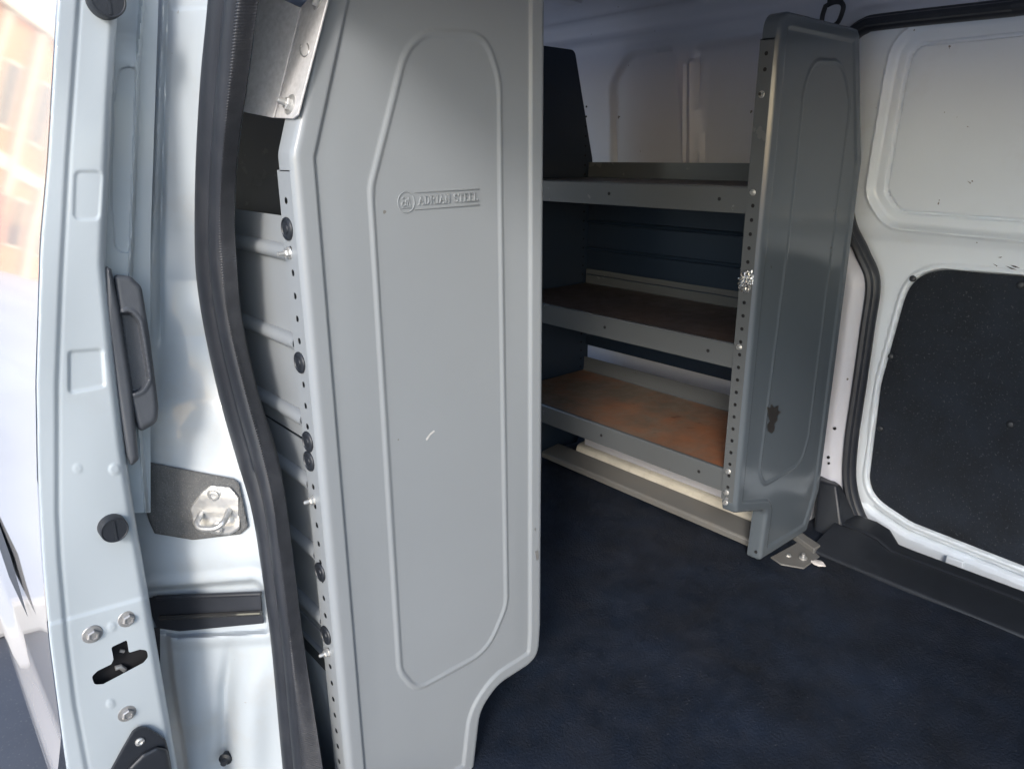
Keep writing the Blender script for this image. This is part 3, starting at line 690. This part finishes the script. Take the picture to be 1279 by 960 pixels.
# track slot: rubber block, bright lip, lower rubber
def slotpiece(name, poly, h, m, r=2, fl=.012, er=0.):
    return sheet_obj(name, m, pil, rpoly(np.array(poly, float), r, 4), 1.6, (lambda P, s: np.full(len(P), float(h))), pxmap(Yjamb), flange=fl)
slotpiece('track_back', [(180, 736), (332, 730), (334, 788), (190, 790)], -.017, DARK)
slotpiece('track_rubber', [(184, 746), (326, 741), (328, 765), (330, 778), (224, 788), (196, 784), (186, 760)], -.004, RUBBER)
slotpiece('track_rubber', [(190, 744), (325, 740), (327, 763), (250, 768), (192, 770)], .001, RUBBER)
lipp = [J((200 + 126 * t, 771 - 6 * t), .004) for t in np.linspace(0, 1, 12)]
MB().tube(lipp, .0034, 10).build('track_lip', GLOSSB, pil)
lipp = [J((196 + 130 * t, 746 - 5 * t), .002) for t in np.linspace(0, 1, 12)]
MB().tube(lipp, .003, 10).build('track_edge', RUBBER, pil)
# small black clip in the lower channel
c = J((283, 944), .0); MB().lathe(c, nj, [(.006, -.004), (.0065, .002), (.009, .004), (.009, .006), (.005, .008), (.004, .014)], 16).build('clip', PLASTIC, pil)

# ------------------------------------------------------------------ near weatherstrip
def colpts(key, X):
    q = spline(SR[key], 8); yy = np.linspace(-110, 1140, NR); xx = np.interp(yy, q[:, 1], q[:, 0]); return onX(xx, yy, np.full(NR, X))
NR = 2600
Lp = colpts('L', -.294); Sp = colpts('S', -.298); Rp = colpts('R', XS)
T = np.gradient((Lp + Rp) / 2, axis=0); T /= np.linalg.norm(T, axis=1)[:, None]
Wd = Rp - Lp; Wd /= np.linalg.norm(Wd, axis=1)[:, None]; Nn = np.cross(T, Wd); Nn /= np.linalg.norm(Nn, axis=1)[:, None]
if (Nn @ np.array([.7, .7, 0])).mean() < 0: Nn = -Nn
arcl = np.concatenate([[0], np.cumsum(np.linalg.norm(np.diff((Sp), axis=0), axis=1))])
ser = .5 + .5 * np.cos(arcl / .0030 * 2 * math.pi)
colsA = []; 
def put(base, n_off): colsA.append(base + Nn * (n_off[:, None] if hasattr(n_off, 'shape') else n_off))
put(Lp, -.016); put(Lp, -.006)
for t in np.linspace(0, 1, 23)[1:-1]:
    b1 = .011 * math.sqrt(max(0, 1 - ((t - .27) / .29) ** 2)) if t < .56 else 0
    b2 = .0085 * math.sqrt(max(0, 1 - ((t - .74) / .23) ** 2)) if t > .51 else 0
    put(Lp + (Sp - Lp) * t, max(b1, b2, .001))
nA = len(colsA); bulb = np.stack(colsA, 1)
def strip_mesh(A):
    n, m = A.shape[:2]; idx = np.arange(n * m).reshape(n, m)
    Fq = np.stack([idx[:-1, :-1], idx[:-1, 1:], idx[1:, 1:], idx[1:, :-1]], -1).reshape(-1, 4); return A.reshape(-1, 3), Fq
v, f = strip_mesh(bulb[::8]); ws = mk('door_seal', v, f, RUBBER, van, True, 60)
colsA = []
for t in np.linspace(0, 1, 12):
    amp = .0021 * np.exp(-(t / .16) ** 2) + .0004
    put(Sp + (Rp - Sp) * t, .002 + .0075 * math.sin(math.pi * min(1, t * 1.05 + .08)) + amp * ser)
bk = np.array([-.012, -.030, 0.]); colsA.append(colsA[-1] + bk)
v, f = strip_mesh(np.stack(colsA, 1)); mk('trim_edge', v, f, RUBTEX, ws, True, 60)

# ------------------------------------------------------------------ open near sliding door
sd_ = empty('sliding_door'); sd_.parent = van; sd_.location = Vector((-.1, -1.2, .5)) - van.location
tag(sd_, 'open white sliding door seen edge-on with charcoal grab handle')
YD = -.84
dE = lambda y: np.interp(y, [-200, 0, 200, 300, 480, 600, 700, 800, 960, 1250], [86, 72, 60, 51, 45.5, 47.5, 53, 62, 83, 132])
dG = lambda y: np.interp(y, [-200, 0, 200, 350, 480, 640, 700, 800, 880, 960, 1250], [112, 97, 83, 75, 70, 70, 73, 82, 92, 107, 152])
dR = lambda y: np.interp(y, [-200, 0, 130, 280, 330, 450, 560, 640, 740, 830, 960, 1250], [156, 148, 140, 133.5, 131.5, 143, 156, 168, 185, 200, 222, 272])
def dY(u, v): return np.full(np.shape(u), YD)
padA = rpoly([(94, 214), (128, 214), (124, 274), (92, 274)], 8, 5); padB = rpoly([(86, 439), (128, 436), (131, 482), (86, 491)], 5, 5)
keyh = rpoly(np.array([(345, 296), (430, 256), (441, 326), (500, 308), (540, 312), (545, 350), (520, 380), (300, 497), (252, 500), (238, 455), (270, 425), (345, 388), (357, 362)]) / 4.365 + np.array([60, 740]), [3, 2, 2, 2, 5, 5, 3, 3, 5, 5, 3, 2, 2], 5)
def door_h(P, sd):
    u, v = P[:, 0], P[:, 1]
    g = dG(v); h = .0022 * (1 - sstep(u, g - 4, g + 5)) - .0006 * np.exp(-((u - g - 3) / 3) ** 2)
    for p_, a_ in ((padA, .0016), (padB, .0024)):
        s, _ = sdf(P, p_); h -= a_ * sstep(s, -2.5, 2.5)
    for c, r, a_ in (((97, 585), 5, .0006), ((143, 586), 6, .0012), ((140, 782.5), 4.5, .0010), ((138.5, 878.5), 4.5, .0010)):
        d = np.hypot(u - c[0], v - c[1]); h += a_ * (1 - sstep(d, r - 1.5, r + 2.5))
    r_ = dR(v); h -= .006 * sstep(u, r_ - 14, r_ + 1) ** 2
    # lower step where the roller bracket bolts on
    h += .002 * sstep(v + .28 * (u - 100), 765, 772)
    h += .0012 * np.sin(v / 60. + 1) * np.sin(u / 25.)
    return h
rows = np.linspace(-180, 1200, 60)
dout = np.array([(dE(y), y) for y in rows] + [(dR(y), y) for y in rows[::-1]])
def isE(u, v): return u < dE(v) + 4
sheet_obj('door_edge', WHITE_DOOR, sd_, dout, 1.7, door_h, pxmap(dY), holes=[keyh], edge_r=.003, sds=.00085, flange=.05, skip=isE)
p = [onY(*q, YD - .012) for q in ((105, 785), (200, 785), (200, 870), (105, 870))]
mb = MB(); mb.prism(p, (0, -.004, 0)).build('cavity_back', DARK, sd_)
mb = MB(); mb.tube([onY(*q, YD - .008) for q in ((144, 834), (150, 832), (156, 836))], .003, 8); mb.tube([onY(*q, YD - .008) for q in ((150, 812), (155, 813))], .002, 8); mb.build('latch_rod', STEEL, sd_)
# outer skin
zsk = np.array([1.95, 1.75, 1.533, 1.416, 1.355, 1.239, 1.157, 1.083, 1.005, .93, .868, .80, .74, .66, .56, .45, .36, .32])
edge = pts_on([(dE(y), y) for y in np.linspace(-180, 1200, 80)], 1, YD)
zz = np.linspace(edge[:, 2].max(), .36, 120)
o_ = np.argsort(edge[:, 2]); xx = np.interp(zz, edge[o_, 2], edge[o_, 0])
zlow = edge[:, 2].min()
xx = np.where(zz < .80, np.interp(zz, [.36, .46, .56, .66, .74, .80], [-.085, -.060, -.047, -.040, -.037, np.interp(.80, edge[o_, 2], edge[o_, 0])]), xx)
xx = xx + .0008
yy = np.concatenate([[YD - .0012, YD - .004, YD - .01], np.linspace(YD - .03, -2.05, 40)])
V = []; 
crease = -.006 * np.exp(-((zz - .70) / .012) ** 2) 
for y in yy:
    t = (YD - y); bul = .010 * (1 - math.exp(-t / .25)) - .012 * t * t
    ed = .0035 * math.exp(-t / .004)
    for x_, z_, c_ in zip(xx, zz, crease): V.append((x_ + bul * 0 + .004 * (1 - math.exp(-t / .3)) - .006 * t * t - ed * 0 + c_ * (1 - math.exp(-t / .02)), y, z_))
v, f = strip_mesh(np.array(V).reshape(len(yy), len(zz), 3)); mk('door_skin', v, f, GLOSSW, sd_, True, 60)
# flat black strip low on the skin
zm = 1.005
xm = lambda z: float(np.interp(z, zz[::-1], xx[::-1]))
mb = MB(); mb.add([(xm(z) + d, y, z) for (y, z, d) in ((-.95, .90, .0055), (-1.05, .935, .006), (-1.75, .935, -.004), (-1.75, .885, -.004), (-1.1, .882, .006), (-.95, .898, .0055))], [(0, 1, 2, 3, 4, 5)]); mb.build('dark_strip', PLASTIC, sd_)
# inner part of the door seen beside the edge
c1 = lambda y: np.interp(y, [-200, 0, 80, 300, 345, 480, 570, 640, 740], [186, 179.5, 173, 165, 163, 170, 178, 184, 190])
c2 = lambda y: np.interp(y, [-200, 0, 300, 435, 570], [207, 200, 190, 190, 190])
def inY(u, v): return np.full(np.shape(u), -.882)
bl_ = rpoly([(150, 84), (170, 84), (168, 200), (163, 318), (144, 312), (139, 250), (141, 130)], [14, 8, 3, 10, 12, 5, 10], 6)
def in_h(P, s):
    u, v = P[:, 0], P[:, 1]; k1 = c1(v)
    h = -.020 * sstep(u, k1 - 1.5, k1 + 2.5) + bead(u - k1 + 1, 2.5, .0025)
    d, _ = sdf(P, bl_); h += -.0035 * sstep(d, -1.2, 1.2)
    h += -.014 * sstep(v, 66, 78) * (1 - sstep(v, 600, 610)) * 0 
    h += -.010 * (1 - sstep(v, 40, 82)) * (1 - sstep(u, k1 - 6, k1)) 
    return h
rows = np.linspace(-180, 640, 60)
iout = np.array([(dR(y) - 8, y) for y in rows] + [(max(c2(y) - 2, dR(y) + 4), y) for y in rows[::-1]])
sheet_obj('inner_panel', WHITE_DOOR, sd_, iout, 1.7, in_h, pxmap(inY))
# grab handle
hb = rpoly(np.array([(141, 342), (163, 345), (177, 358), (187, 420), (198, 507), (197, 527), (173, 541), (163, 500), (150, 400)]), [6, 9, 16, 30, 18, 16, 8, 40, 40], 8)
rec = rpoly(np.array([(149, 392), (163, 390), (173.5, 402), (185.5, 472), (177, 487), (164, 491)]), [3, 9, 16, 14, 14, 3], 8)
def hh_(P, s):
    d, _ = sdf(P, rec); return -.011 * sstep(d, -1.5, 2.5) + bead(d + 3, 3.5, .0015)
sheet_obj('grab_handle', HANDLEM, sd_, hb, 1.3, hh_, pxmap(lambda u, v: np.full(np.shape(u), -.850)), edge_r=.006, sds=.00085, flange=.022)
hl = rpoly(np.array([(132, 331), (139, 336), (150, 390), (165, 487), (173.5, 573), (164, 583), (158, 570), (144, 480), (133, 403)]), [3, 4, 10, 20, 4, 4, 10, 20, 20], 5)
sheet_obj('handle_base', HANDLEM, sd_, hl, 1.3, lambda P, s: .002 * np.sin(P[:, 1] / 40), pxmap(lambda u, v: np.full(np.shape(u), -.845)), edge_r=.006, sds=.00085, flange=.02)
# rubber stops
for q, r in (((139, 656), .0141), ((130, 2), .016)):
    c = onY(*q, YD - .001); mb = MB(); mb.lathe(c, (0, 1, 0), [(r * 1.02, 0), (r, .014), (r * .95, .0155), (r * .90, .0155), (r * .86, .0148), (r * .2, .0148)], 36)
    mb.box((c[0] - r * .08, c[1] + .0145, c[2] - r * .8), (c[0] + r * .08, c[1] + .016, c[2] + r * .8)); mb.build('rubber_stop', PLASTIC, sd_, ang=40)
# hexagon bolts
for q in ((115, 791), (159, 771.5), (158, 889.5)):
    c = onY(*q, YD); mb = MB(); k_ = 1.2
    mb.lathe(c, (0, 1, 0), [(.0088 * k_, -.001), (.0088 * k_, .0014), (.0082 * k_, .0022), (.0058 * k_, .0026), (.0056 * k_, .0026)], 30)
    mb.lathe(np.array(c) + np.array([0, .0022, 0]), (0, 1, .0), [(.0056 * k_, 0), (.0056 * k_, .0040), (.0044 * k_, .0052), (.0034 * k_, .0052), (.003 * k_, .0040)], 6)
    mb.build('bolt', STEEL, sd_, ang=25)
# black latch bracket at the bottom
lb = rpoly(np.array([(130, 975), (150, 938), (165, 912), (172, 907), (183, 907), (198, 916), (207, 923), (211, 938), (217, 975), (222, 1010), (140, 1020)]), [4, 8, 8, 6, 5, 4, 5, 5, 8, 4, 4], 5)
sheet_obj('latch_bracket', PLASTIC, sd_, lb, 1.4, lambda P, s: .010 + .004 * sstep(P[:, 0] + P[:, 1] * .1, 280, 285) * 0, pxmap(dY), edge_r=.003, sds=.0009, flange=.011)
lb2 = rpoly(np.array([(160, 958), (178, 940), (196, 931), (209, 935), (217, 975), (220, 1010), (165, 1010)]), [5, 8, 7, 6, 5, 4, 4], 5)
sheet_obj('latch_lobe', PLASTIC, sd_, lb2, 1.4, lambda P, s: .018 + 0 * s, pxmap(dY), edge_r=.006, sds=.0009, flange=.01)
c = onY(174.5, 925.5, YD + .010); MB().lathe(c, (0, 1, 0), [(.0052, 0), (.005, .0015), (.003, .0024), (.001, .0012)], 22).build('screw', ZINC, sd_)

# near wheel arch (white) seen low down between seal and shelf unit
A_ = spline([onX(*q, -.372) for q in ((384, 770), (391, 805), (404, 850), (419, 900), (432, 960), (441, 1030), (446, 1100))], 8)
V = []; Fq = []; m_ = 9
for a_ in A_:
    for dx, dy, dz in ((-.07, -.03, .0), (-.05, -.006, 0), (-.025, .0, 0), (-.008, -.001, 0), (0, -.006, .002), (.003, -.016, .004), (.003, -.05, .012), (.001, -.12, .02), (-.01, -.22, .02)): V.append(a_ + np.array([dx, dy, dz]))
for i in range(len(A_) - 1):
    for j in range(m_ - 1): k_ = i * m_ + j; Fq.append((k_, k_ + 1, k_ + m_ + 1, k_ + m_))
mk('wheel_arch', V, Fq, WHITE_JAMB, van, True, 60)

# ------------------------------------------------------------------ small things
# hanging strap with ring
st = empty('hanging_strap', tuple(onX(1040, 0, -1.45))); tag(st, 'short black strap with a metal-cored ring hanging from the roof behind the far end panel', 'strap')
c = st.location; X_ = -1.50
ringp = spline([onX(*q, X_) for q in ((1031, 8), (1027, 22), (1028, 34), (1045, 30), (1053, 12), (1051, 4), (1042, 3), (1031, 8))], 5)
MB().tube(ringp[:-1], .0045, 10, closed=True).build('ring', STRAP, st)
a = [onX(*q, X_ + .003) for q in ((1033, 7), (1052, 4), (1055, -70), (1036, -70))]
MB().prism(a, (-.004, 0, 0)).build('webbing', STRAP, st)
# crumpled wire wrap on the flange of the far end panel
bm = bmesh.new(); bmesh.ops.create_icosphere(bm, subdivisions=4, radius=1)
rnd = np.random.RandomState(3)
cen = onX(945.5, 353, XF + .002)
for vv in bm.verts:
    p = np.array(vv.co); n = 1 + .28 * math.sin(9 * p[0] + 3 * p[2]) * math.sin(8 * p[2] + 2) + rnd.uniform(-.16, .16)
    q = p * n * np.array([.006, .013, .018]); q[2] += .25 * q[1]
    vv.co = Vector(q)
me = bpy.data.meshes.new('foil_wrap'); bm.to_mesh(me); bm.free()
fw = bpy.data.objects.new('foil_wrap', me); COL.objects.link(fw); me.materials.append(FOIL); fw.location = (cen[0], YP - .018, cen[2])
tag(fw, 'small crumpled silver foil wrap around the perforated edge of the far end panel', 'foil')
# paper scrap
bm = bmesh.new(); bmesh.ops.create_icosphere(bm, subdivisions=2, radius=1)
for vv in bm.verts: vv.co = Vector((vv.co.x * .012, vv.co.y * .016, vv.co.z * .004)) * rnd.uniform(.75, 1.2)
me = bpy.data.meshes.new('paper_scrap'); bm.to_mesh(me); bm.free(); ps = bpy.data.objects.new('paper_scrap', me); COL.objects.link(ps); me.materials.append(PINK)
ps.location = onZ(1022, 703, float(floor_z(-1.45)) + .006); tag(ps, 'tiny crumpled white scrap on the black floor beside the far foot bracket', 'scrap')

# ------------------------------------------------------------------ street outside
mb = MB(); mb.add([(-80, -120, 0), (120, -120, 0), (120, 120, 0), (-80, 120, 0)], [(0, 1, 2, 3)]); g = mb.build('ground', ASPH, None, False); tag(g, kind='structure')
mb = MB(); mb.prism([(-3, -60, 0), (60, -60, 0), (60, 40, 0), (.75, 40, 0), (.75, -2.5, 0), (-3, -2.5, 0)], (0, 0, .13)); g = mb.build('pavement', mat('concrete', (.50, .48, .47), .8, var=.10, vscale=.6), None, False, bevel=.02); tag(g, kind='structure')
b = empty('brick_building', (2.4, -17, .13)); b.rotation_euler = (0, 0, math.radians(-22))
tag(b, 'orange brick building with pale stone piers, mirrored in the open door skin', 'building')
def bpart(nm, boxes, mm, par=b):
    mbx = MB()
    for q in boxes: mbx.box(*q)
    o = mk(nm, mbx.v, mbx.f, mm, None, False); o.parent = par; return o
W_, H_ = 9.0, 4.7
bpart('wall', [((-W_ / 2, -7, 0), (W_ / 2, 0, H_))], BRICK)
bpart('cornice', [((-W_ / 2 - .15, -.1, H_ - .12), (W_ / 2 + .15, .22, H_ + .22))], STONE)
bpart('band', [((-W_ / 2, 0, 2.0), (W_ / 2, .07, 2.22))], STONE)
for i in range(10):
    xc = -W_ / 2 + .2 + i * (W_ - .4) / 9
    bpart('pier', [((xc - .11, .0, 0), (xc + .11, .12, H_ - .15))], STONE)
    if i < 9:
        xm_ = xc + (W_ - .4) / 18
        for z_ in (.5, 2.6):
            fr = bpart('window', [((xm_ - .2, .005, z_), (xm_ + .2, .05, z_ + 1.2))], STONE)
            pn = bpart('pane', [((xm_ - .15, .052, z_ + .06), (xm_ + .15, .06, z_ + 1.14))], GLASS, fr)
bpart('door', [((-.95, .13, 0), (-.45, .19, 1.6))], REDP)  # red block standing in for a red car mirrored in the skin

# ------------------------------------------------------------------ light
S = nrm((.62, .47, .41)); elev = math.asin(S[2]); az = math.atan2(S[0], S[1])
w = bpy.data.worlds.new('World'); scene.world = w; w.use_nodes = True; nt = w.node_tree; bg = nt.nodes['Background']
sky = nt.nodes.new('ShaderNodeTexSky'); sky.sky_type = 'NISHITA'; sky.sun_disc = False; sky.sun_elevation = elev; sky.sun_rotation = az
nt.links.new(sky.outputs['Color'], bg.inputs['Color']); bg.inputs['Strength'].default_value = .15
sl_ = bpy.data.lights.new('sun', 'SUN'); so = bpy.data.objects.new('sun', sl_); COL.objects.link(so)
sl_.energy = 1.0; sl_.angle = math.radians(12); sl_.color = (1, .94, .87)
so.rotation_euler = Vector((-S).tolist()).to_track_quat('-Z', 'Y').to_euler(); so.location = (5, 2, 5)
vs = scene.view_settings; vs.view_transform = 'Standard'; vs.look = 'None'; vs.exposure = 1.55; vs.gamma = 1
scene.display_settings.display_device = 'sRGB'
